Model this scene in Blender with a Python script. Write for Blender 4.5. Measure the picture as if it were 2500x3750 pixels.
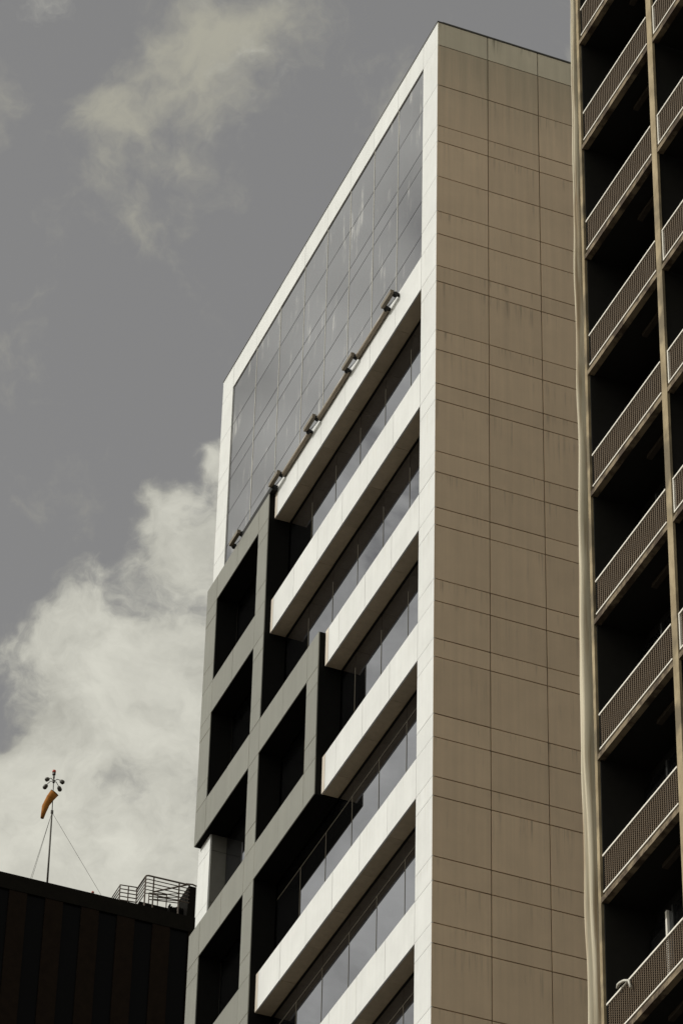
import bpy, bmesh, math, random
from mathutils import Vector, Matrix
random.seed(7)
S = bpy.context.scene
COL = S.collection
for o in list(bpy.data.objects):
    bpy.data.objects.remove(o)

# ------------------------------------------------------------------ camera
cam_d = bpy.data.cameras.new('camera')
cam_d.sensor_fit = 'VERTICAL'
cam_d.sensor_height = 36.0
cam_d.sensor_width = 24.0
cam_d.lens = 136.013
cam_d.clip_start = 0.5
cam_d.clip_end = 6000
cam = bpy.data.objects.new('camera', cam_d)
COL.objects.link(cam)
CAM = (-25.77472, -60.50515, 1.6)
ROT = [[0.9252979, -0.2535847, -0.2819905], [-0.3786861, -0.577594, -0.7231749], [0.02051, 0.7759381, -0.6304755]]
m = Matrix(ROT).to_4x4()
m.translation = Vector(CAM)
cam.matrix_world = m
S.camera = cam

# ------------------------------------------------------------------ light
SUN_DIR = Vector((-1.0, 0.14, 0.72)).normalized()      # towards the sun
sun_el = math.asin(SUN_DIR.z)
sun_az = math.atan2(SUN_DIR.x, SUN_DIR.y)               # clockwise from +Y
sd = bpy.data.lights.new('sun', 'SUN')
sd.energy = 2.15
sd.angle = math.radians(0.53)
sd.color = (1.0, 0.975, 0.925)
sun = bpy.data.objects.new('sun', sd)
COL.objects.link(sun)
sun.rotation_euler = (-SUN_DIR).to_track_quat('-Z', 'Y').to_euler()
sun.location = (-40, 6, 120)

S.view_settings.view_transform = 'Standard'
S.view_settings.look = 'None'
S.view_settings.exposure = 0.0
S.view_settings.gamma = 1.0
S.view_settings.use_curve_mapping = False
S.render.engine = 'CYCLES'
S.cycles.max_bounces = 8
S.cycles.diffuse_bounces = 4
S.cycles.glossy_bounces = 4

# ------------------------------------------------------------------ node helpers
class NT:
    def __init__(s, tree):
        s.t = tree; s.n = tree.nodes; s.l = tree.links
    def node(s, typ, **kw):
        n = s.n.new(typ)
        for k, v in kw.items():
            setattr(n, k, v)
        return n
    def put(s, sock, v):
        if isinstance(v, bpy.types.NodeSocket):
            s.l.new(v, sock)
        elif v is not None:
            sock.default_value = v
    def math(s, op, a, b=None, c=None, clamp=False):
        n = s.node('ShaderNodeMath', operation=op); n.use_clamp = clamp
        s.put(n.inputs[0], a)
        if b is not None: s.put(n.inputs[1], b)
        if c is not None: s.put(n.inputs[2], c)
        return n.outputs[0]
    def vmath(s, op, a, b=None):
        n = s.node('ShaderNodeVectorMath', operation=op)
        s.put(n.inputs[0], a)
        if b is not None: s.put(n.inputs[1], b)
        return n.outputs[1] if op in ('DISTANCE', 'LENGTH', 'DOT_PRODUCT') else n.outputs[0]
    def noise(s, vec, scale, detail=4, rough=0.55, lac=2.0, dist=0.0, color=False):
        n = s.node('ShaderNodeTexNoise')
        s.put(n.inputs['Vector'], vec); n.inputs['Scale'].default_value = scale
        n.inputs['Detail'].default_value = detail; n.inputs['Roughness'].default_value = rough
        n.inputs['Lacunarity'].default_value = lac; n.inputs['Distortion'].default_value = dist
        return n.outputs['Color'] if color else n.outputs[0]
    def mapr(s, v, a, b, c, d, smooth=False):
        n = s.node('ShaderNodeMapRange')
        if smooth: n.interpolation_type = 'SMOOTHSTEP'
        s.put(n.inputs[0], v)
        for i, x in enumerate((a, b, c, d)): n.inputs[i + 1].default_value = x
        return n.outputs[0]
    def mix(s, f, a, b, blend='MIX'):
        n = s.node('ShaderNodeMix', data_type='RGBA', blend_type=blend)
        s.put(n.inputs[0], f)
        s.put(n.inputs[6], a if isinstance(a, bpy.types.NodeSocket) else (*a, 1) if len(a) == 3 else a)
        s.put(n.inputs[7], b if isinstance(b, bpy.types.NodeSocket) else (*b, 1) if len(b) == 3 else b)
        return n.outputs[2]
    def mul(s, col, k):
        n = s.node('ShaderNodeVectorMath', operation='SCALE')
        s.put(n.inputs[0], col); s.put(n.inputs[3], k)
        return n.outputs[0]

# ------------------------------------------------------------------ sky
W = bpy.data.worlds.new('World'); S.world = W; W.use_nodes = True
W.node_tree.nodes.clear()
w = NT(W.node_tree)
outw = w.node('ShaderNodeOutputWorld'); bg = w.node('ShaderNodeBackground')
w.l.new(bg.outputs[0], outw.inputs[0])
bg.inputs['Strength'].default_value = 0.1
sky = w.node('ShaderNodeTexSky')
sky.sky_type = 'NISHITA'; sky.sun_disc = False
sky.sun_elevation = sun_el; sky.sun_rotation = sun_az
sky.air_density = 1.0; sky.dust_density = 2.0; sky.ozone_density = 1.0
hs = w.node('ShaderNodeHueSaturation')
hs.inputs['Saturation'].default_value = 0.05
w.l.new(sky.outputs[0], hs.inputs['Color'])
clear = w.mix(1.0, w.mul(hs.outputs[0], 1.0), (1.0, 0.985, 0.97), 'MULTIPLY')
clear = w.mix(0.55, clear, (2.20, 2.20, 2.22))
D = w.node('ShaderNodeTexCoord').outputs['Generated']
warp = w.vmath('SCALE', w.vmath('SUBTRACT', w.noise(D, 14, 5, 0.6, color=True), (0.5, 0.5, 0.5)))
warp.node.inputs[3].default_value = 0.05
Dw = w.vmath('ADD', D, warp)
# clouds that stand in the sky: direction, sharpness, amount
BLOBS = [
    ((0.2473, 0.7706, 0.5874), 43890.4, -0.45),
    ((0.2146, 0.7819, 0.5853), 32246.0, -0.40),
    ((0.2458, 0.7889, 0.5632), 1366.8, 0.80),
    ((0.2419, 0.7669, 0.5944), 3950.1, 0.75),
    ((0.2454, 0.7415, 0.6244), 9349.4, 0.75),
    ((0.2248, 0.7557, 0.6152), 24688.3, 0.50),
    ((0.2328, 0.7379, 0.6335), 36000.0, 0.68),
    ((0.2210, 0.7853, 0.5783), 7022.5, 0.35),
    ((0.2331, 0.8063, 0.5436), 1755.6, 0.75),
    ((0.2468, 0.7281, 0.6395), 32000.0, 0.62),
    ((0.2208, 0.7686, 0.6004), 10972.6, 0.40),
    ((0.2002, 0.7216, 0.6627), 2337.4, -0.42),
]
THIN = [                        # thin wisps higher up
    ((0.2014, 0.6790, 0.7060), 13058.3, 0.55),
    ((0.2093, 0.6634, 0.7184), 20000.0, 0.38),
    ((0.2259, 0.6570, 0.7192), 9349.4, 0.42),
    ((0.2188, 0.6801, 0.6998), 32246.0, 0.34),
    ((0.1741, 0.6886, 0.7040), 24688.3, 0.24),
    ((0.2136, 0.6935, 0.6880), 19506.8, 0.15),
    ((0.2383, 0.6633, 0.7094), 7022.5, 0.22),
    ((0.2233, 0.6908, 0.6877), 43890.4, 0.18),
    ((0.2404, 0.6908, 0.6819), 10972.6, -0.25),
    ((0.2174, 0.7108, 0.6690), 3950.1, -0.30),
    ((0.2435, 0.6527, 0.7175), 43890.4, -0.15),
    ((0.2300, 0.6860, 0.6900), 6000.0, 0.16),
]
def summed(lst):
    tot = None
    for d, k, a in lst:
        dist = w.vmath('DISTANCE', Dw, d)
        g = w.math('MULTIPLY', w.math('EXPONENT', w.math('MULTIPLY', w.math('MULTIPLY', dist, dist), -k / 2)), a)
        tot = g if tot is None else w.math('ADD', tot, g)
    return tot
bias = summed(BLOBS)
bias = w.math('MINIMUM', w.math('SUBTRACT', bias, 0.10), 0.82)
# broken cloud, more added out of view for ambient light, open round the tower
wide = w.math('MULTIPLY', w.math('SUBTRACT', w.noise(D, 2.2, 2, 0.5), 0.5), 0.6)
od = w.vmath('DISTANCE', D, (0.255, 0.70, 0.665))
fill_cover = w.math('MULTIPLY', w.math('SUBTRACT', 1.0, w.math('EXPONENT', w.math('MULTIPLY', w.math('MULTIPLY', od, od), -16.0))), 0.86)
wide = w.math('ADD', wide, w.math('SUBTRACT', fill_cover, 0.10))
fine = w.math('MULTIPLY', w.math('SUBTRACT', w.noise(Dw, 24, 12, 0.63), 0.5), 2.5)
dens = w.math('ADD', w.math('ADD', bias, wide), fine)
mask = w.mapr(dens, 0.12, 0.62, 0, 1, True)
wisp = w.noise(w.vmath('MULTIPLY', Dw, (1.0, 1.0, 0.62)), 42, 10, 0.60)
tdens = w.math('ADD', w.math('ADD', w.math('MULTIPLY', summed(THIN), 1.3), -0.03), w.math('MULTIPLY', w.math('SUBTRACT', wisp, 0.5), 2.5))
tmask = w.math('MULTIPLY', w.mapr(tdens, 0.02, 0.95, 0, 1, True), 0.82)
shade = w.math('SUBTRACT', w.noise(Dw, 30, 10, 0.66), 0.5)
lum = w.math('ADD', w.mapr(dens, 0.12, 0.95, 3.5, 6.1), w.math('MULTIPLY', shade, 5.2))
sdot = w.math('MAXIMUM', w.vmath('DOT_PRODUCT', D, tuple(SUN_DIR)), 0.0)
lum = w.math('MULTIPLY', lum, w.math('ADD', 1.0, w.math('MULTIPLY', w.math('POWER', sdot, 3.0), 1.5)))   # clouds near the sun scatter more light
cloud = w.mul(w.mix(1.0, (1, 1, 1), (1.0, 0.985, 0.865), 'MULTIPLY'), lum)
skycol = w.mix(mask, w.mix(tmask, clear, (4.4, 4.25, 3.45)), cloud)
w.l.new(skycol, bg.inputs['Color'])

# ------------------------------------------------------------------ materials
def newmat(name):
    mt = bpy.data.materials.new(name); mt.use_nodes = True
    t = NT(mt.node_tree)
    b = t.n['Principled BSDF']
    return mt, t, b
def setp(t, b, **kw):
    names = {'color': 'Base Color', 'rough': 'Roughness', 'metal': 'Metallic', 'spec': 'Specular IOR Level', 'normal': 'Normal'}
    for k, v in kw.items():
        s = b.inputs[names[k]]
        if k == 'color' and not isinstance(v, bpy.types.NodeSocket): v = (*v, 1)
        t.put(s, v)
def pos(t): return t.node('ShaderNodeNewGeometry').outputs['Position']
def gen(t): return t.node('ShaderNodeTexCoord').outputs['Generated']
def rnd(t): return t.node('ShaderNodeObjectInfo').outputs['Random']
def scaled(t, v, s):
    return t.vmath('MULTIPLY', v, s)
def bump(t, h, strength, dist=0.01):
    n = t.node('ShaderNodeBump'); n.inputs['Strength'].default_value = strength; n.inputs['Distance'].default_value = dist
    t.put(n.inputs['Height'], h); return n.outputs[0]

def stone(name, base, var=0.05, streak=0.25, streak_col=(0.20, 0.17, 0.12), top=0.5, rough=0.5, grime=None):
    """cladding: slight tone per panel, fine grain, drip marks that start under the upper joint"""
    mt, t, b = newmat(name)
    p = pos(t)
    tone = t.mapr(rnd(t), 0, 1, 1 - var, 1 + var)
    mott = t.mapr(t.noise(p, 1.3, 6, 0.6), 0.3, 0.7, 0.95, 1.05)
    grain = t.mapr(t.noise(p, 60, 3, 0.6), 0.3, 0.7, 0.97, 1.03)
    c = t.mul(t.mix(1.0, base, (1, 1, 1), 'MULTIPLY'), t.math('MULTIPLY', t.math('MULTIPLY', tone, mott), grain))
    sep = t.node('ShaderNodeSeparateXYZ'); t.l.new(gen(t), sep.inputs[0])
    lines = t.noise(scaled(t, p, (11, 11, 0.35)), 1.0, 4, 0.65)
    patch = t.mapr(t.noise(p, 0.9, 2, 0.5), 0.42, 0.60, 0, 1, True)
    fall = t.mapr(sep.outputs[2], 1 - top, 1.0, 0, 1, True)
    mk = t.math('MULTIPLY', t.math('MULTIPLY', t.mapr(lines, 0.5, 0.72, 0, 1, True), patch), fall)
    c = t.mix(t.math('MULTIPLY', mk, streak), c, streak_col)
    if grime:                       # weather stain that runs down from the parapet
        z0, z1, gc = grime
        sz = t.node('ShaderNodeSeparateXYZ'); t.l.new(p, sz.inputs[0])
        run = t.math('ADD', sz.outputs[2], t.math('MULTIPLY', t.math('SUBTRACT', t.noise(scaled(t, p, (5, 5, 0.25)), 1.0, 5, 0.65), 0.5), 4.0))
        c = t.mix(t.mapr(run, z0, z1, 0, 0.85, True), c, gc)
    # long pale and dark runs over the whole height
    run2 = t.noise(scaled(t, p, (7, 7, 0.12)), 1.0, 5, 0.6)
    c = t.mul(c, t.mapr(run2, 0.3, 0.7, 1 - 1.1 * var, 1 + 1.1 * var))
    setp(t, b, color=c, rough=rough, spec=0.3)
    return mt

M_WHITE = stone('white_cladding', (0.71, 0.715, 0.70), 0.028, 0.32, (0.42, 0.38, 0.28), 0.9, 0.45)
M_FLANK_SHADE = stone('beige_shade_flank', (0.73, 0.57, 0.41), 0.05, 0.55, (0.22, 0.17, 0.13), 0.85, 0.6, (66.4, 70.6, (0.42, 0.36, 0.265)))  # warm tone of the shaded white panels put into the colour
M_CAPSTONE = stone('weathered_capstone', (0.63, 0.57, 0.45), 0.05, 0.8, (0.13, 0.12, 0.09), 0.9, 0.65)
M_ENDTRIM = stone('beige_trim', (0.68, 0.61, 0.52), 0.04, 0.2, (0.4, 0.33, 0.24), 0.9, 0.5)  # narrow band ends, beiger than the bands
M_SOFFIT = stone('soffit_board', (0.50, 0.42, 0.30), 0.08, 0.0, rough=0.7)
M_FRAME = stone('grey_metal_panel', (0.205, 0.204, 0.178), 0.05, 0.10, (0.4, 0.36, 0.27), 0.9, 0.5)

def plain(name, col, rough=0.6, metal=0.0, var=0.08, scale=6, spec=0.4, bmp=0.0):
    mt, t, b = newmat(name)
    n = t.noise(pos(t), scale, 5, 0.6)
    c = t.mul(t.mix(1.0, col, (1, 1, 1), 'MULTIPLY'), t.mapr(n, 0.3, 0.7, 1 - var, 1 + var))
    setp(t, b, color=c, rough=rough, metal=metal, spec=spec)
    if bmp: setp(t, b, normal=bump(t, n, bmp))
    return mt
M_JOINT = plain('dark_joint', (0.03, 0.024, 0.016), 0.95)  # dark backing that shows in the panel joints
M_SEAL = plain('sealant', (0.72, 0.62, 0.42), 0.7)
M_BRONZE = plain('bronze_mullion', (0.085, 0.07, 0.042), 0.55)
M_COPING = plain('dark_flashing', (0.05, 0.047, 0.04), 0.6)
M_RETURN_SHADE = plain('shade_grey_return', (0.13, 0.125, 0.105), 0.7)  # return of the white far pier, recess shade put into its grey
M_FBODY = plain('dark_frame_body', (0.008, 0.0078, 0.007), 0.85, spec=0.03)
M_BLACK = plain('black_metal', (0.012, 0.012, 0.011), 0.6, spec=0.2)
M_ALU = plain('aluminium', (0.55, 0.53, 0.47), 0.5, 0.0)
M_PIPE = plain('brown_pipe', (0.30, 0.25, 0.19), 0.4)
M_LAMPBODY = plain('lamp_bronze', (0.16, 0.13, 0.09), 0.45)
M_RAILW = plain('white_paint', (0.80, 0.76, 0.68), 0.4, var=0.03)
M_WIRE = plain('wire_brown', (0.112, 0.074, 0.04), 0.6)
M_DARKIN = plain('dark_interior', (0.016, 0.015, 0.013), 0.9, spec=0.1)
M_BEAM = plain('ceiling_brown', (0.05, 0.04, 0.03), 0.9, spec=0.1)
M_BRICK = plain('dark_brown_cladding', (0.010, 0.0062, 0.004), 0.8, var=0.25, scale=3, spec=0.05)
M_BRICK2 = plain('dark_parapet', (0.0065, 0.0056, 0.0042), 0.8, var=0.2, scale=3, spec=0.05)
M_DGLASS = plain('black_glass', (0.003, 0.003, 0.0035), 0.3, spec=0.03)
M_STEEL = plain('painted_steel', (0.06, 0.055, 0.045), 0.5)
M_RUSTRAIL = plain('railing_steel', (0.10, 0.075, 0.06), 0.5)
M_RED = plain('red_lens', (0.45, 0.06, 0.03), 0.3)
M_GROUND = plain('asphalt_and_roofs', (0.085, 0.072, 0.055), 0.9, var=0.3, scale=0.05)

def glassmat(name, refl, tint, dust, rough, body):
    mt, t, b = newmat(name)
    p = pos(t)
    st = t.noise(scaled(t, p, (3.2, 3.2, 0.45)), 1.0, 6, 0.62)
    blot = t.noise(p, 0.8, 3, 0.5)
    dm = t.math('MULTIPLY', t.mapr(st, 0.54, 0.70, 0, 1, True), t.mapr(blot, 0.42, 0.60, 0, 1, True))
    dusty = t.math('ADD', t.math('MULTIPLY', dm, dust), 0.012 * (dust > 0))
    col = t.mix(dusty, body, (0.62, 0.60, 0.54))
    dif = t.node('ShaderNodeBsdfDiffuse'); t.l.new(col, dif.inputs[0])
    glo = t.node('ShaderNodeBsdfGlossy'); glo.inputs['Roughness'].default_value = rough
    gc = t.mul(t.mix(1.0, tint, (1, 1, 1), 'MULTIPLY'), t.mapr(rnd(t), 0, 1, 0.95, 1.05))
    t.l.new(gc, glo.inputs[0])
    mx = t.node('ShaderNodeMixShader'); mx.inputs[0].default_value = refl
    t.l.new(dif.outputs[0], mx.inputs[1]); t.l.new(glo.outputs[0], mx.inputs[2])
    t.l.new(mx.outputs[0], t.n['Material Output'].inputs[0])
    return mt
M_GLASSUP = glassmat('dusty_grey_glass', 0.34, (0.97, 0.98, 1.07), 0.55, 0.05, (0.03, 0.03, 0.032))
M_GLASS = glassmat('coated_window_glass', 0.33, (0.93, 0.95, 1.08), 0.0, 0.01, (0.004, 0.004, 0.004))
M_GLASSAPT = glassmat('balcony_door_glass', 0.35, (0.9, 0.95, 1.05), 0.0, 0.01, (0.006, 0.006, 0.006))

def concrete():
    mt, t, b = newmat('stained_concrete')
    p = pos(t)
    n1 = t.noise(scaled(t, p, (1, 1, 0.6)), 3.0, 7, 0.65)
    n2 = t.noise(p, 1.1, 3, 0.5)
    c = t.mix(t.mapr(n1, 0.35, 0.65, 0, 1), (0.26, 0.205, 0.125), (0.42, 0.34, 0.215))
    c = t.mix(t.math('MULTIPLY', t.mapr(n2, 0.46, 0.64, 0, 1, True), 0.75), c, (0.12, 0.10, 0.07))
    setp(t, b, color=c, rough=0.85, spec=0.2, normal=bump(t, n1, 0.3))
    return mt
M_CONC = concrete()
def slabmat():
    mt, t, b = newmat('mottled_slab_edge')
    p = pos(t)
    n1 = t.noise(p, 2.4, 6, 0.65)
    c = t.mix(t.mapr(n1, 0.4, 0.6, 0, 1, True), (0.07, 0.05, 0.035), (0.24, 0.19, 0.125))
    setp(t, b, color=c, rough=0.85, spec=0.2)
    return mt
M_SLAB = slabmat()
def cloth(name, base, dark, scale):
    mt, t, b = newmat(name)
    p = pos(t)
    n = t.noise(scaled(t, p, scale), 1.0, 5, 0.6)
    c = t.mix(t.mapr(n, 0.45, 0.68, 0, 1, True), base, dark)
    setp(t, b, color=c, rough=0.8, spec=0.2)
    return mt
M_TARP = cloth('white_tarpaulin', (0.60, 0.54, 0.41), (0.36, 0.27, 0.17), (9, 9, 0.25))
M_SOCK = cloth('orange_fabric', (0.36, 0.145, 0.026), (0.24, 0.09, 0.015), (4, 4, 2))

# ------------------------------------------------------------------ mesh helpers
def obj(name, me, parent=None, loc=(0, 0, 0), rot=None):
    o = bpy.data.objects.new(name, me); COL.objects.link(o)
    if parent is not None: o.parent = parent
    o.location = loc
    if rot: o.rotation_euler = rot
    return o
def thing(name, label, cat, loc=(0, 0, 0), group=None):
    o = obj(name, None, None, loc); o.empty_display_size = 0.5
    return tag(o, label, cat, group)
def tag(o, label, cat, group=None):
    o['label'] = label; o['category'] = cat
    if group: o['group'] = group
    return o
CUBE_F = [(0, 3, 2, 1), (4, 5, 6, 7), (0, 1, 5, 4), (1, 2, 6, 5), (2, 3, 7, 6), (3, 0, 4, 7)]
_cache = {}
def box_mesh(name, dx, dy, dz, mat):
    key = (name, round(dx, 4), round(dy, 4), round(dz, 4), mat.name)
    if key not in _cache:
        x, y, z = dx / 2, dy / 2, dz / 2
        me = bpy.data.meshes.new(name)
        me.from_pydata([(-x, -y, -z), (x, -y, -z), (x, y, -z), (-x, y, -z), (-x, -y, z), (x, -y, z), (x, y, z), (-x, y, z)], [], CUBE_F)
        me.materials.append(mat); _cache[key] = me
    return _cache[key]
def box(name, x0, x1, y0, y1, z0, z1, mat, parent, rot=None):
    """one box object; its origin is its centre. parent's own location is taken off"""
    c = Vector(((x0 + x1) / 2, (y0 + y1) / 2, (z0 + z1) / 2)) - wloc(parent)
    return obj(name, box_mesh(name, x1 - x0, y1 - y0, z1 - z0, mat), parent, c, rot)
def wloc(o):
    v = Vector((0, 0, 0))
    while o is not None:
        v += Vector(o.location); o = o.parent
    return v
class MB:
    """collects boxes and tubes into one mesh"""
    def __init__(s): s.v = []; s.f = []
    def box(s, x0, x1, y0, y1, z0, z1):
        b = len(s.v)
        s.v += [(x0, y0, z0), (x1, y0, z0), (x1, y1, z0), (x0, y1, z0), (x0, y0, z1), (x1, y0, z1), (x1, y1, z1), (x0, y1, z1)]
        s.f += [tuple(b + i for i in q) for q in CUBE_F]; return s
    def tube(s, pts, rad, n=8, caps=True):
        pts = [Vector(p) for p in pts]
        rr = rad if isinstance(rad, (list, tuple)) else [rad] * len(pts)
        b = len(s.v)
        t0 = (pts[1] - pts[0]).normalized()
        ref = Vector((0, 0, 1)) if abs(t0.z) < 0.9 else Vector((1, 0, 0))
        u = t0.cross(ref).normalized()
        for i, p in enumerate(pts):
            t = (pts[min(i + 1, len(pts) - 1)] - pts[max(i - 1, 0)]).normalized()
            u = (u - t * u.dot(t)).normalized(); v = t.cross(u)
            for k in range(n):
                a = 2 * math.pi * k / n
                q = p + (u * math.cos(a) + v * math.sin(a)) * rr[i]
                s.v.append(tuple(q))
        for i in range(len(pts) - 1):
            for k in range(n):
                k2 = (k + 1) % n
                s.f.append((b + i * n + k, b + i * n + k2, b + (i + 1) * n + k2, b + (i + 1) * n + k))
        if caps:
            s.f.append(tuple(b + k for k in reversed(range(n))))
            e = b + (len(pts) - 1) * n
            s.f.append(tuple(e + k for k in range(n)))
        return s
    def build(s, name, mat, parent=None, smooth=False, origin=None):
        me = bpy.data.meshes.new(name)
        off = wloc(parent)
        org = Vector(origin) if origin is not None else off
        me.from_pydata([tuple(Vector(p) - org) for p in s.v], [], s.f)
        me.materials.append(mat); me.update()
        if smooth:
            for p in me.polygons: p.use_smooth = len(p.vertices) == 4
        return obj(name, me, parent, org - off)

# ------------------------------------------------------------------ ground
me = bpy.data.meshes.new('ground')
me.from_pydata([(-2500, -2500, 0), (2500, -2500, 0), (2500, 2500, 0), (-2500, 2500, 0)], [], [(0, 1, 2, 3)])
me.materials.append(M_GROUND)
g = obj('ground', me); g['kind'] = 'structure'; g['label'] = 'street level ground of the city'

# ================================================================== the office block
TOP = 70.50
LEN = 14.65                    # length of the sunlit side (along y)
WID = 13.30                    # width of the shaded side (along x)
RG = 0.43                      # glass set back behind the white bands
PY = 0.88                      # corner pier
LY = 13.83                     # far pier starts
FX = -0.17                     # face of the grey frame
Sb = [62.42 - 3.602 * k for k in range(7)]
St = [v + 1.01 for v in Sb]
COURSES = [TOP, 69.69, 68.32, 66.96, 66.43, 65.28, 64.15]
for k in range(7):
    COURSES += [St[k], Sb[k], Sb[k] - 0.49, Sb[k] - 1.99]
GAP = 0.009                    # half a joint
TH = 0.04
LOW = COURSES[-1]

office = thing('office_block', 'tall narrow office block with shade-tinted beige flank, white bands and stepped grey window frames', 'building', (7, 7, 0))
cb = MB()
cb.box(RG + 0.03, WID - 0.05, 0.05, LEN - 0.03, 0, TOP - 0.08)
cb.box(0.05, RG + 0.028, 0.05, PY - 0.02, 0, TOP - 0.08)
cb.box(0.05, RG + 0.028, LY + 0.02, LEN - 0.03, 0, TOP - 0.08)
cb.box(0.06, RG + 0.026, PY - 0.018, LY + 0.018, St[0] - 0.05, TOP - 0.082)
cb.build('core_wall', M_JOINT, office)

def jit(a): return random.uniform(-a, a)
# shaded flank: three columns in view as single panels, the rest joined
XS = [0.004, 1.325, 2.66, 3.99]
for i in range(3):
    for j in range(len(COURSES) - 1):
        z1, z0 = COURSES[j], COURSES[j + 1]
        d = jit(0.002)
        box('flank_panel', XS[i] + (0.012 if i else 0), XS[i + 1] - 0.012, d, d + TH, z0 + 0.013, z1 - 0.013 - (0.02 if j == 0 else 0), M_CAPSTONE if j == 0 else M_FLANK_SHADE, office)
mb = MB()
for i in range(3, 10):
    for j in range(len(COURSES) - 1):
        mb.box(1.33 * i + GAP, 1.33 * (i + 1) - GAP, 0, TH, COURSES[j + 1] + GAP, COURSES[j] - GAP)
o = mb.build('flank_panel_field', M_FLANK_SHADE, office); o['kind'] = 'stuff'
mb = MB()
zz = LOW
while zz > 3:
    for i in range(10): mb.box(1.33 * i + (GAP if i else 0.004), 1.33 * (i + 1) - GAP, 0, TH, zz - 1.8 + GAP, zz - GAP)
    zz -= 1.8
o = mb.build('lower_flank_field', M_FLANK_SHADE, office); o['kind'] = 'stuff'
# sunlit corner pier and the far pier
for j in range(1, len(COURSES) - 1):
    z1, z0 = COURSES[j], COURSES[j + 1]
    d = jit(0.0015)
    box('pier_panel', d, d + TH, 0.004, PY - 0.004, z0 + 0.006, z1 - 0.006, M_WHITE, office)
    box('pier_panel', d, d + TH, LY + 0.012, LEN - 0.004, z0 + 0.006, z1 - 0.006, M_WHITE, office)
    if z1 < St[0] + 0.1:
        box('return_panel', TH + 0.002, RG, LY, LY + 0.02, z0 + 0.006, z1 - 0.006, M_RETURN_SHADE, office)
mb = MB()
for y0, y1 in ((0.004, PY - 0.004), (LY + 0.012, LEN - 0.004)): mb.box(0, TH, y0, y1, 0, LOW - 0.006)
mb.build('lower_pier', M_WHITE, office)
# parapet over the sunlit side
PJ = [0.004, PY, 2.46, 4.01, 5.56, 7.11, 8.66, 10.38, 12.1, LY, LEN - 0.004]
for a, b_ in zip(PJ[:-1], PJ[1:]):
    d = jit(0.002)
    box('parapet_panel', d, d + TH, a + 0.005, b_ - 0.005, COURSES[1] + 0.006, TOP - 0.02, M_WHITE, office)
mb = MB()
mb.box(-0.012, 0.12, -0.012, LEN, TOP - 0.018, TOP + 0.012)
mb.box(0.1202, WID, -0.014, 0.12, TOP - 0.022, TOP + 0.022)
mb.build('coping', M_COPING, office)
# the big field of grey glass below the parapet
GZ = [COURSES[1] - 0.01, 68.33, 66.97, 66.44, 65.29, 64.17, St[0] - 0.02]
GY = [PY + 0.03, 2.46, 4.01, 5.56, 7.11, 8.66, 10.38, 12.1, LY - 0.01]
for i in range(len(GY) - 1):
    for j in range(len(GZ) - 1):
        box('glass_panel', 0.028, 0.05, GY[i] + 0.008, GY[i + 1] - 0.008, GZ[j + 1] + 0.013, GZ[j] - 0.013, M_GLASSUP, office,
            (0, jit(0.0012), jit(0.0012)))
for y in GY[1:-1]:
    box('glazing_bar', 0.02, 0.055, y - 0.010, y + 0.010, GZ[-1], GZ[0], M_ALU, office)
# white bands with soffits, one per storey
YJ = [PY + 0.005, 2.45, 4.0, 5.555, 7.11, 8.66, 10.2]
END = {0: 10.2, 1: 10.2, 2: 6.38, 3: 6.38, 4: 10.2, 5: 10.2, 6: 10.2}
for k in range(7):
    e = END[k]
    js = [y for y in YJ if y < e - 0.5] + [e]
    box('band_core', TH + 0.004, RG + 0.02, PY, e - 0.005, Sb[k] + 0.03, St[k] - 0.012, M_JOINT, office)
    for n, (a, b_) in enumerate(zip(js[:-1], js[1:])):
        d = jit(0.0015)
        last = n == len(js) - 2
        box('band_panel', d, d + TH, a + 0.006, b_ - 0.006 - (0.17 if last else 0), Sb[k], St[k], M_WHITE, office)
        if last:
            box('band_end_trim', d - 0.004, d + TH, b_ - 0.168, b_, Sb[k], St[k], M_ENDTRIM, office)
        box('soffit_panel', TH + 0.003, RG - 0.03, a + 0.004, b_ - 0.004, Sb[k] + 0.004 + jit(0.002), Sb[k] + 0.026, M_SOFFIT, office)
    box('window_head', RG - 0.028, RG + 0.018, PY, e, Sb[k] - 0.003, Sb[k] + 0.028, M_BLACK, office)
# ribbon windows between the bands
WJ = [PY, 2.45, 4.0, 5.555, 7.11, 8.66, 10.2, 12.0, LY]
for k in range(6):
    for a, b_ in zip(WJ[:-1], WJ[1:]):
        box('window_pane', RG, RG + 0.02, a + 0.005, b_ - 0.005, St[k + 1] - 0.01, Sb[k] - 0.022, M_GLASS, office, (0, jit(0.001), jit(0.001)))
    for y in WJ[1:6]:
        box('mullion', RG - 0.008, RG + 0.02, y - 0.007, y + 0.007, St[k + 1] - 0.012, Sb[k] - 0.472, M_BRONZE, office)
    if k >= 3: box('transom', RG - 0.008, RG + 0.02, PY, 10.15, Sb[k] - 0.470, Sb[k] - 0.458, M_BRONZE, office)
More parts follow.
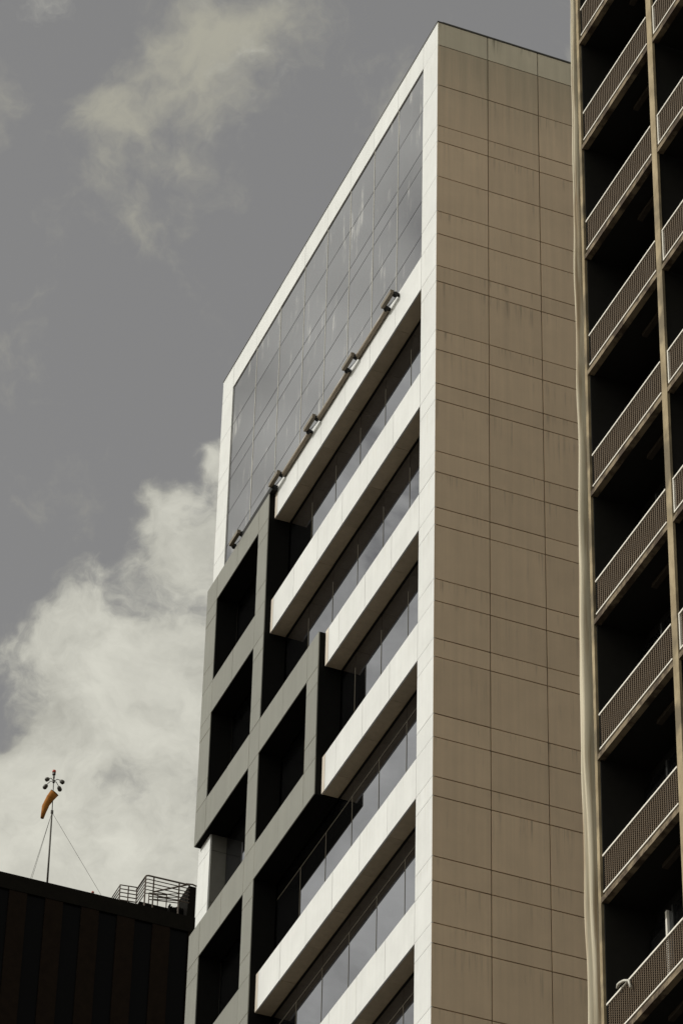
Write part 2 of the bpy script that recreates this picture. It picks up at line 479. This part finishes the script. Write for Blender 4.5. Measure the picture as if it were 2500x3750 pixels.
# stepped frame of grey panels: members y0,y1,z0,z1
fc = MB()
frame_core = None
members = []
LC = (13.79, 14.55); MC = (10.17, 10.85); RC = (6.39, 7.09)
def btop(k): return 63.18 if k == 0 else St[k] - 0.03
def bbot(k): return Sb[k] - 0.03
JZ = sorted([z for k in range(7) for z in (btop(k), bbot(k), Sb[k] - 0.49, Sb[k] - 1.99)], reverse=True)
def column(y0, y1, zt, zb):
    zs = [zt] + [z for z in JZ if zb + 0.05 < z < zt - 0.05] + [zb]
    for a, b_ in zip(zs[:-1], zs[1:]): members.append((y0, y1, b_, a))
column(*LC, btop(0), bbot(2))
column(*LC, btop(3), 38.5)
column(*MC, btop(0), 38.5)
column(*RC, btop(2), bbot(3))
for k in range(7):
    members += [(MC[1], 12.35, bbot(k), btop(k)), (12.35, LC[0], bbot(k), btop(k))]
for k in (2, 3):
    members += [(RC[1], 8.65, bbot(k), btop(k)), (8.65, MC[0], bbot(k), btop(k))]
# the sealant runs through the joints
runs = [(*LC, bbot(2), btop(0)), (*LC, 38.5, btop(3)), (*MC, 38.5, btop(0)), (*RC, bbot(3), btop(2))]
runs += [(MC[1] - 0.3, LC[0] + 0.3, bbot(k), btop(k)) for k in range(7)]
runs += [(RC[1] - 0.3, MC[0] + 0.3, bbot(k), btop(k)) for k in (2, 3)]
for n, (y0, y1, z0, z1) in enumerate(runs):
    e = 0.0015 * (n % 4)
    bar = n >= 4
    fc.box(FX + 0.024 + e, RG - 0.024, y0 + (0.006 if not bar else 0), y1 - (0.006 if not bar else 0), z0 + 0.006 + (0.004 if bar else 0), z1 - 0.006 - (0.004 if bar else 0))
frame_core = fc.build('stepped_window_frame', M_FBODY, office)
sb = MB()
for n, (y0, y1, z0, z1) in enumerate(runs):
    e = 0.0005 * (n % 6)
    sb.box(FX + 0.007 + e, FX + 0.0235, y0 + 0.015, y1 - 0.015, z0 + 0.015, z1 - 0.015)
sb.build('sealant', M_SEAL, frame_core)
for y0, y1, z0, z1 in members:
    d = jit(0.002)
    box('frame_panel', FX + d, FX + 0.022, y0 + 0.006, y1 - 0.006, z0 + 0.008, z1 - 0.008, M_FRAME, frame_core)

# ------------------------------------------------------------------ floodlights and the pipe that feeds them
LAMPS = [2.49, 4.93, 7.42, 9.78, 12.42]
pipe = thing('conduit_pipe', 'brown conduit pipe running along the lower edge of the grey glass field, lamp to lamp', 'pipe', (-0.06, 6, 63.3))
for a, b_ in ((2.78, 4.64), (5.2, 7.13), (7.69, 9.5)):
    MB().tube([(-0.065, a, 63.315), (-0.065, b_, 63.315)], 0.062, 12).build('pipe_length', M_PIPE, pipe, True)
MB().box(-0.16, 0.0, 10.02, 12.16, 63.2, 63.37).build('cable_trunk', M_BLACK, pipe)
names = ['floodlight nearest the white corner pier, highest of the row on the pipe',
         'second floodlight down from the white corner pier, on the brown pipe',
         'floodlight in the middle of the row on the brown pipe',
         'floodlight just right of the top corner of the grey frame',
         'dark floodlight at the far end, above the top bar of the grey frame']
def make_lamp():
    t = thing('floodlight', names[0], 'floodlight', (0, LAMPS[0], 63.34), 'floodlights along the glass field')
    x, y, z = 0.0, LAMPS[0], 63.34
    MB().box(-0.235, -0.14, y - 0.30, y + 0.30, z - 0.045, z + 0.065).build('lamp_body', M_LAMPBODY, t)
    MB().box(-0.228, -0.15, y - 0.28, y + 0.28, z + 0.066, z + 0.074).build('lens', M_ALU, t)
    for s in (-1, 1):
        a = MB()
        a.box(-0.16, 0.0, y + s * 0.275 - 0.028, y + s * 0.275 + 0.028, z - 0.06, z + 0.02)
        a.tube([(-0.10, y + s * 0.275 - 0.05, z - 0.03), (-0.10, y + s * 0.275 + 0.05, z - 0.03)], 0.055, 10)
        a.build('bracket', M_BLACK, t)
    MB().tube([(-0.05, y - 0.25, z - 0.05), (-0.09, y - 0.1, z - 0.11), (-0.12, y + 0.1, z - 0.09), (-0.15, y + 0.22, z - 0.04)], 0.008, 6).build('cable', M_BLACK, t)
    return t
lamp0 = make_lamp()
for i, y in enumerate(LAMPS[1:]):
    r = lamp0.copy(); COL.objects.link(r)
    r.location = (0, y, 63.34)
    if i == 3: r.location = (-0.05, y, 63.36)
    r['label'] = names[i + 1]
    for ch in lamp0.children:
        c = ch.copy(); COL.objects.link(c); c.parent = r

# ================================================================== the apartment block on the right
AX = -2.0
PIT = 2.913
A0 = 54.67                      # underside of one slab
CY = [(-11.87, -11.77), (-15.01, -14.81), (-18.15, -17.95), (-21.29, -21.09), (-24.43, -24.23), (-27.57, -27.37)]
apt = thing('apartment_block', 'dark apartment block with brown concrete columns and mesh railed balconies', 'building', (4, -20, 0))
ab = MB()
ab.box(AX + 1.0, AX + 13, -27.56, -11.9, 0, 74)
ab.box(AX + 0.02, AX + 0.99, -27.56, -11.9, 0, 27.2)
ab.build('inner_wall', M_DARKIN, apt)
for y0, y1 in CY:
    thin = y0 > -12
    box('column', AX - 0.004, AX + 0.045, y0, y1, 27.3, 74, M_CONC, apt)
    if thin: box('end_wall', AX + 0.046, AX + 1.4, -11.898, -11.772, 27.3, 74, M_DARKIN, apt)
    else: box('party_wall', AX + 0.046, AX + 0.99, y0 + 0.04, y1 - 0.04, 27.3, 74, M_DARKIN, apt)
def rail_meshes(y0, y1):
    """white rails, posts and wire infill of one balcony front; local origin: slab underside, y0"""
    L = y1 - y0
    top = MB().box(-0.03, 0.02, 0, L, 0.845, 0.88)
    bot = MB().box(-0.03, 0.02, 0, L, 0.125, 0.155)
    wire = MB()
    n = int(L / 0.078)
    for i in range(1, n):
        y = L * i / n
        wire.box(-0.009, 0.001, y - 0.009, y + 0.009, 0.156, 0.844)
    m_ = 16
    for j in range(1, m_):
        z = 0.155 + 0.69 * j / m_
        wire.box(0.002, 0.008, 0.0, L, z - 0.005, z + 0.005)
    post = MB().box(-0.028, 0.018, L - 0.028, L, 0.157, 0.843)
    res = []
    for nm, b, mt in (('top_rail', top, M_RAILW), ('bottom_rail', bot, M_RAILW), ('wire_mesh', wire, M_WIRE), ('end_post', post, M_RAILW)):
        me = bpy.data.meshes.new(nm); me.from_pydata(b.v, [], b.f); me.materials.append(mt); res.append((nm, me))
    return res
BAYS = [(-14.81, -12.0), (-17.95, -15.1), (-21.09, -18.24), (-24.23, -21.38), (-27.37, -24.52)]
RM = [rail_meshes(*b_) for b_ in BAYS]
i0 = -5
for i in range(i0, 10):
    zb = A0 - PIT * i
    if zb > 71: continue
    for b_, (y0, y1) in enumerate(BAYS):
        c0, c1 = CY[b_ + 1][1], CY[b_][0]
        box('slab_edge', AX, AX + 0.12, c0 + 0.002, c1 - 0.002, zb, zb + 0.105, M_SLAB, apt)
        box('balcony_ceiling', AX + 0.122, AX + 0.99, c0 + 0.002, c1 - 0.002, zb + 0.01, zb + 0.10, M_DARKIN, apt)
        box('ceiling_beam', AX + 0.42, AX + 0.52, c0 + 0.004, c0 + 1.5, zb - 0.07, zb + 0.009, M_BEAM, apt)
        gw = (c1 - c0 - 0.1) / 3
        for q in range(3):
            box('balcony_door', AX + 0.84, AX + 0.86, c0 + 0.05 + gw * q + 0.01, c0 + 0.05 + gw * (q + 1) - 0.01, zb + 0.11, zb + 2.5, M_GLASSAPT, apt)
            if q: box('door_mullion', AX + 0.80, AX + 0.85, c0 + 0.05 + gw * q - 0.03, c0 + 0.05 + gw * q + 0.03, zb + 0.11, zb + 2.5, M_BLACK, apt)
        rl = obj('railing', RM[b_][0][1], apt, Vector((AX + 0.01, y0, zb)) - wloc(apt))
        for nm, me in RM[b_][1:]:
            if nm == 'end_post' and b_ == 0: continue
            obj(nm, me, rl)

box('door_post', AX + 0.79, AX + 0.835, -12.69, -12.63, A0 - PIT * 7 + 0.11, A0 - PIT * 7 + 2.5, M_RAILW, apt)

# tarpaulin hanging down the far corner of the apartment block
def tarp():
    bm = bmesh.new()
    rows, cols = 260, 22
    zt, zb = 73.0, 27.0
    def lerp(tab, z):
        for (za, va), (zb_, vb) in zip(tab[:-1], tab[1:]):
            if za >= z >= zb_: return va + (vb - va) * (za - z) / (za - zb_)
        return tab[-1][1] if z < tab[-1][0] else tab[0][1]
    left = [(74, -11.66), (59, -11.62), (55.8, -11.57), (52.4, -11.53), (49.9, -11.5), (47.5, -11.46), (43.2, -11.33), (40.9, -11.29), (38.7, -11.30), (35.2, -11.31), (26, -11.31)]
    width = [(74, 0.10), (58, 0.13), (53, 0.15), (49, 0.20), (46, 0.28), (44, 0.33), (42.5, 0.38), (40, 0.31), (37, 0.33), (34, 0.38), (26, 0.40)]
    V = []
    for i in range(rows + 1):
        z = zt + (zb - zt) * i / rows
        wv = 0.004 * math.sin(z * 1.7) + 0.004 * math.sin(z * 3.9 + 1)
        yl = lerp(left, z) + wv
        yr = yl - 0.62 * lerp(width, z) - 0.012 * math.sin(z * 2.3)
        pinch = 0.5 + 0.5 * math.cos((z - 41.5) * 2 * math.pi / PIT)
        row = []
        for j in range(cols + 1):
            u = j / cols
            # wrap: back edge, round the outer corner, across the front
            if u < 0.3:
                a = u / 0.3
                x = AX + 0.35 - 0.36 * a; y = yl + 0.01 * math.sin(z * 5 + a * 4)
            else:
                a = (u - 0.3) / 0.7
                fold = 0.035 * math.sin(a * 9.0 + 0.6 * math.sin(z * 0.55)) + 0.025 * math.sin(a * 17 + z * 0.4)
                x = AX - 0.01 - 0.03 * math.sin(math.pi * a) * (1 - 0.5 * pinch) + fold * (0.25 + 1.4 * a * a)
                y = yl + (yr - yl) * a
                if a > 0.8: x += (a - 0.8) * 1.0
            row.append(bm.verts.new((x, y, z)))
        V.append(row)
    for i in range(rows):
        for j in range(cols):
            bm.faces.new((V[i][j], V[i][j + 1], V[i + 1][j + 1], V[i + 1][j]))
    me = bpy.data.meshes.new('tarpaulin'); bm.to_mesh(me); bm.free()
    for p in me.polygons: p.use_smooth = True
    me.materials.append(M_TARP)
    o = obj('tarpaulin', me)
    so = o.modifiers.new('thick', 'SOLIDIFY'); so.thickness = 0.012
    return tag(o, 'long creased white tarpaulin hanging down the corner edge of the balcony building', 'tarpaulin')
tp = tarp()
bp = MB().tube([(AX - 0.05, -12.97, 34.9), (AX - 0.05, -12.9, 35.08), (AX - 0.06, -12.75, 35.16), (AX - 0.07, -12.63, 35.185), (AX - 0.08, -12.57, 35.18), (AX - 0.08, -12.53, 35.13)], [0.022, 0.022, 0.024, 0.026, 0.026, 0.02], 8).build('bent_pipe', M_ALU, None, True, (AX - 0.05, -12.97, 34.9))
tag(bp, 'short bent metal pipe poking up over the lowest balcony rail', 'pipe')

# ================================================================== the dark tower behind
DY = 55.0
RZ = 80.95
dark = thing('dark_tower', 'very dark brown tower with vertical window strips and railings on its roof', 'building', (4, 65, 0))
MB().box(-8, 13.84, DY + 0.12, DY + 22, 0, RZ - 0.02).build('core_wall', M_BRICK2, dark)
MB().box(-8.02, 13.86, DY - 0.02, DY + 0.12, 80.28, RZ).build('parapet', M_BRICK2, dark)
x = 13.58
n = 0
while x > -8:
    if n % 2 == 0: box('window_strip', x - 0.70, x, DY + 0.06, DY + 0.119, 0.5, 80.278, M_DGLASS, dark)
    else: box('wall_pier', x - 0.695, x - 0.005, DY, DY + 0.118, 0.5, 80.278, M_BRICK, dark)
    x -= 0.70; n += 1
box('wall_pier', 13.6, 13.84, DY, DY + 0.118, 0.5, 80.278, M_BRICK, dark)
box('roof_upstand', 11.9, 13.2, DY + 0.9, DY + 4, RZ - 0.019, 81.72, M_BRICK2, dark)
box('stair_block', 13.56, 13.86, DY + 0.13, DY + 1.2, RZ - 0.018, 82.40, M_BRICK2, dark)
mb = MB()
for i in range(9):
    xx = 13.0 + i * 0.07
    mb.box(xx, xx + 0.05, DY + 0.6, DY + 0.8, RZ, 81.55 + random.random() * 0.18)
mb.build('roof_plant', M_BRICK2, dark)
def rail_run(bld, pts, zs, r):
    for dz in zs: bld.tube([(p[0], p[1], p[2] + dz) for p in pts], r, 6)
# small railing
ra = MB().tube([(10.82, DY + 0.9, 81.6), (10.82, DY, 81.62), (11.48, DY, 81.68)], 0.024, 6).build('roof_railing', M_RUSTRAIL, dark)
for dz in (-0.17, -0.33, -0.5, -0.66):
    MB().tube([(10.82, DY + 0.9, 81.62 + dz), (10.82, DY, 81.62 + dz), (11.48, DY, 81.68 + dz)], 0.024, 5).build('rail', M_RUSTRAIL, ra)
for xx, z1 in ((10.82, 81.62), (11.15, 81.65), (11.48, 81.68)):
    MB().tube([(xx, DY, 80.9), (xx, DY, z1)], 0.024, 6).build('post', M_RUSTRAIL, ra)
# large railing with rounded corner
def bend(z):
    return [(11.82, DY + 1.1, z), (11.82, DY + 0.10, z), (11.835, DY + 0.03, z), (11.90, DY, z + 0.005), (13.56, DY, z + 0.02)]
rb = MB().tube(bend(82.32), 0.036, 7).build('roof_railing', M_RUSTRAIL, dark)
for z in (82.16, 82.0, 81.85, 81.69, 81.53):
    MB().tube(bend(z), 0.02, 5).build('rail', M_RUSTRAIL, rb)
for xx in (11.82, 12.13, 13.14):
    MB().tube([(xx, DY + (0.06 if xx < 12 else 0.02), 80.9), (xx, DY + (0.06 if xx < 12 else 0.02), 82.32)], 0.03, 6).build('post', M_RUSTRAIL, rb)
MB().tube([(13.4, DY, 82.36), (13.7, DY + 0.1, 82.47), (13.86, DY + 0.1, 82.43)], 0.032, 6).build('rail', M_RUSTRAIL, rb)
# stair handrail and a low inner railing further back
rc = MB().tube([(12.65, DY + 1.5, 82.71), (14.04, DY + 1.5, 83.42)], 0.032, 6).build('stair_handrail', M_RUSTRAIL, dark)
for dz in (-0.2, -0.38, -0.56):
    MB().tube([(12.65, DY + 1.5, 82.71 + dz * 0.6), (14.04, DY + 1.5, 83.2 + dz)], 0.018, 5).build('rail', M_RUSTRAIL, rc)
rd = MB().tube([(12.62, DY + 2, 82.94), (13.35, DY + 2, 83.06)], 0.032, 6).build('roof_railing', M_RUSTRAIL, dark)
for dz in (-0.14, -0.28):
    MB().tube([(12.62, DY + 2, 82.94 + dz), (13.9, DY + 2, 83.10 + dz)], 0.022, 5).build('rail', M_RUSTRAIL, rd)
for xx in (12.62, 12.98, 13.33):
    MB().tube([(xx, DY + 2, 81.7), (xx, DY + 2, 82.95 + (xx - 12.62) * 0.15)], 0.024, 5).build('post', M_RUSTRAIL, rd)

# windsock mast
MX, MY = 8.2, DY + 0.8
mast = thing('windsock_mast', 'slim guyed mast with a cluster of lamps and a red beacon on the dark roof', 'mast', (MX, MY, RZ))
MB().tube([(8.235, MY, RZ), (8.19, MY, 84.70)], [0.042, 0.03], 8).build('pole', M_STEEL, mast, True)
MB().tube([(8.19, MY, 84.70), (8.145, MY, 86.38)], 0.018, 8).build('pole', M_STEEL, mast, True)
MB().tube([(8.192, MY, 84.62), (8.188, MY, 84.74)], 0.055, 8).build('clamp_collar', M_STEEL, mast)
MB().tube([(8.15, MY, 86.22), (8.148, MY, 86.32)], 0.04, 8).build('clamp_collar', M_STEEL, mast)
MB().tube([(8.145, MY, 86.38), (8.143, MY, 86.47)], 0.065, 10).build('beacon_base', M_STEEL, mast)
MB().tube([(8.143, MY, 86.472), (8.142, MY, 86.53), (8.141, MY, 86.58), (8.141, MY, 86.60)], [0.065, 0.075, 0.065, 0.02], 10).build('beacon', M_RED, mast, True)
HX, HZ = 8.155, 86.08
MB().tube([(HX, MY, HZ - 0.06), (HX, MY, HZ + 0.06)], 0.05, 8).build('lamp_hub', M_STEEL, mast)
for ax, ay in ((-0.27, -0.14), (-0.19, 0.30), (0.24, -0.20), (0.29, 0.22)):
    MB().tube([(HX, MY, HZ), (HX + ax * 0.45, MY + ay * 0.45, HZ + 0.07), (HX + ax * 0.85, MY + ay * 0.85, HZ + 0.0), (HX + ax, MY + ay, HZ - 0.06)], 0.015, 6).build('lamp_arm', M_STEEL, mast, True)
    MB().tube([(HX + ax * 0.9, MY + ay * 0.9, HZ - 0.02), (HX + ax * 1.0, MY + ay * 1.0, HZ - 0.06), (HX + ax * 1.25, MY + ay * 1.25, HZ - 0.13), (HX + ax * 1.36, MY + ay * 1.36, HZ - 0.16)], [0.045, 0.08, 0.085, 0.04], 10).build('lamp_head', M_STEEL, mast, True)
for p in ((10.17, MY - 0.6, 81.1), (7.6, MY + 0.9, RZ), (7.75, MY + 1.4, RZ)):
    MB().tube([(8.19, MY, 84.66), p], 0.007, 4).build('guy_wire', M_STEEL, mast)
def windsock():
    path = [(8.20, MY - 0.10, 85.50), (8.08, MY + 0.02, 85.30), (7.98, MY + 0.12, 85.06), (7.95, MY + 0.15, 84.95), (7.92, MY + 0.18, 84.75), (7.885, MY + 0.22, 84.45)]
    rad = [0.175, 0.155, 0.125, 0.13, 0.10, 0.065]
    b = MB().tube(path, rad, 16, caps=False)
    o = b.build('windsock', M_SOCK, None, True, path[0])
    so = o.modifiers.new('thick', 'SOLIDIFY'); so.thickness = 0.008
    tag(o, 'orange windsock hanging slack from the mast on the dark roof', 'windsock')
    hoop = []
    for k in range(17):
        a = 2 * math.pi * k / 16
        v0 = Vector(o.data.vertices[k % 16].co) + Vector(path[0])
        hoop.append(v0)
    MB().tube(hoop, 0.011, 5, caps=False).build('hoop', M_STEEL, o)
    return o
windsock()
rl = thing('obstruction_light', 'small red warning light on the edge of the dark roof', 'warning light', (9.79, DY + 0.05, RZ))
MB().tube([(9.79, DY + 0.05, RZ - 0.01), (9.79, DY + 0.05, RZ + 0.05)], 0.045, 8).build('lamp_base', M_STEEL, rl)
MB().tube([(9.79, DY + 0.05, RZ + 0.051), (9.79, DY + 0.05, RZ + 0.10), (9.79, DY + 0.05, RZ + 0.135)], [0.05, 0.055, 0.02], 10).build('lens', M_RED, rl, True)
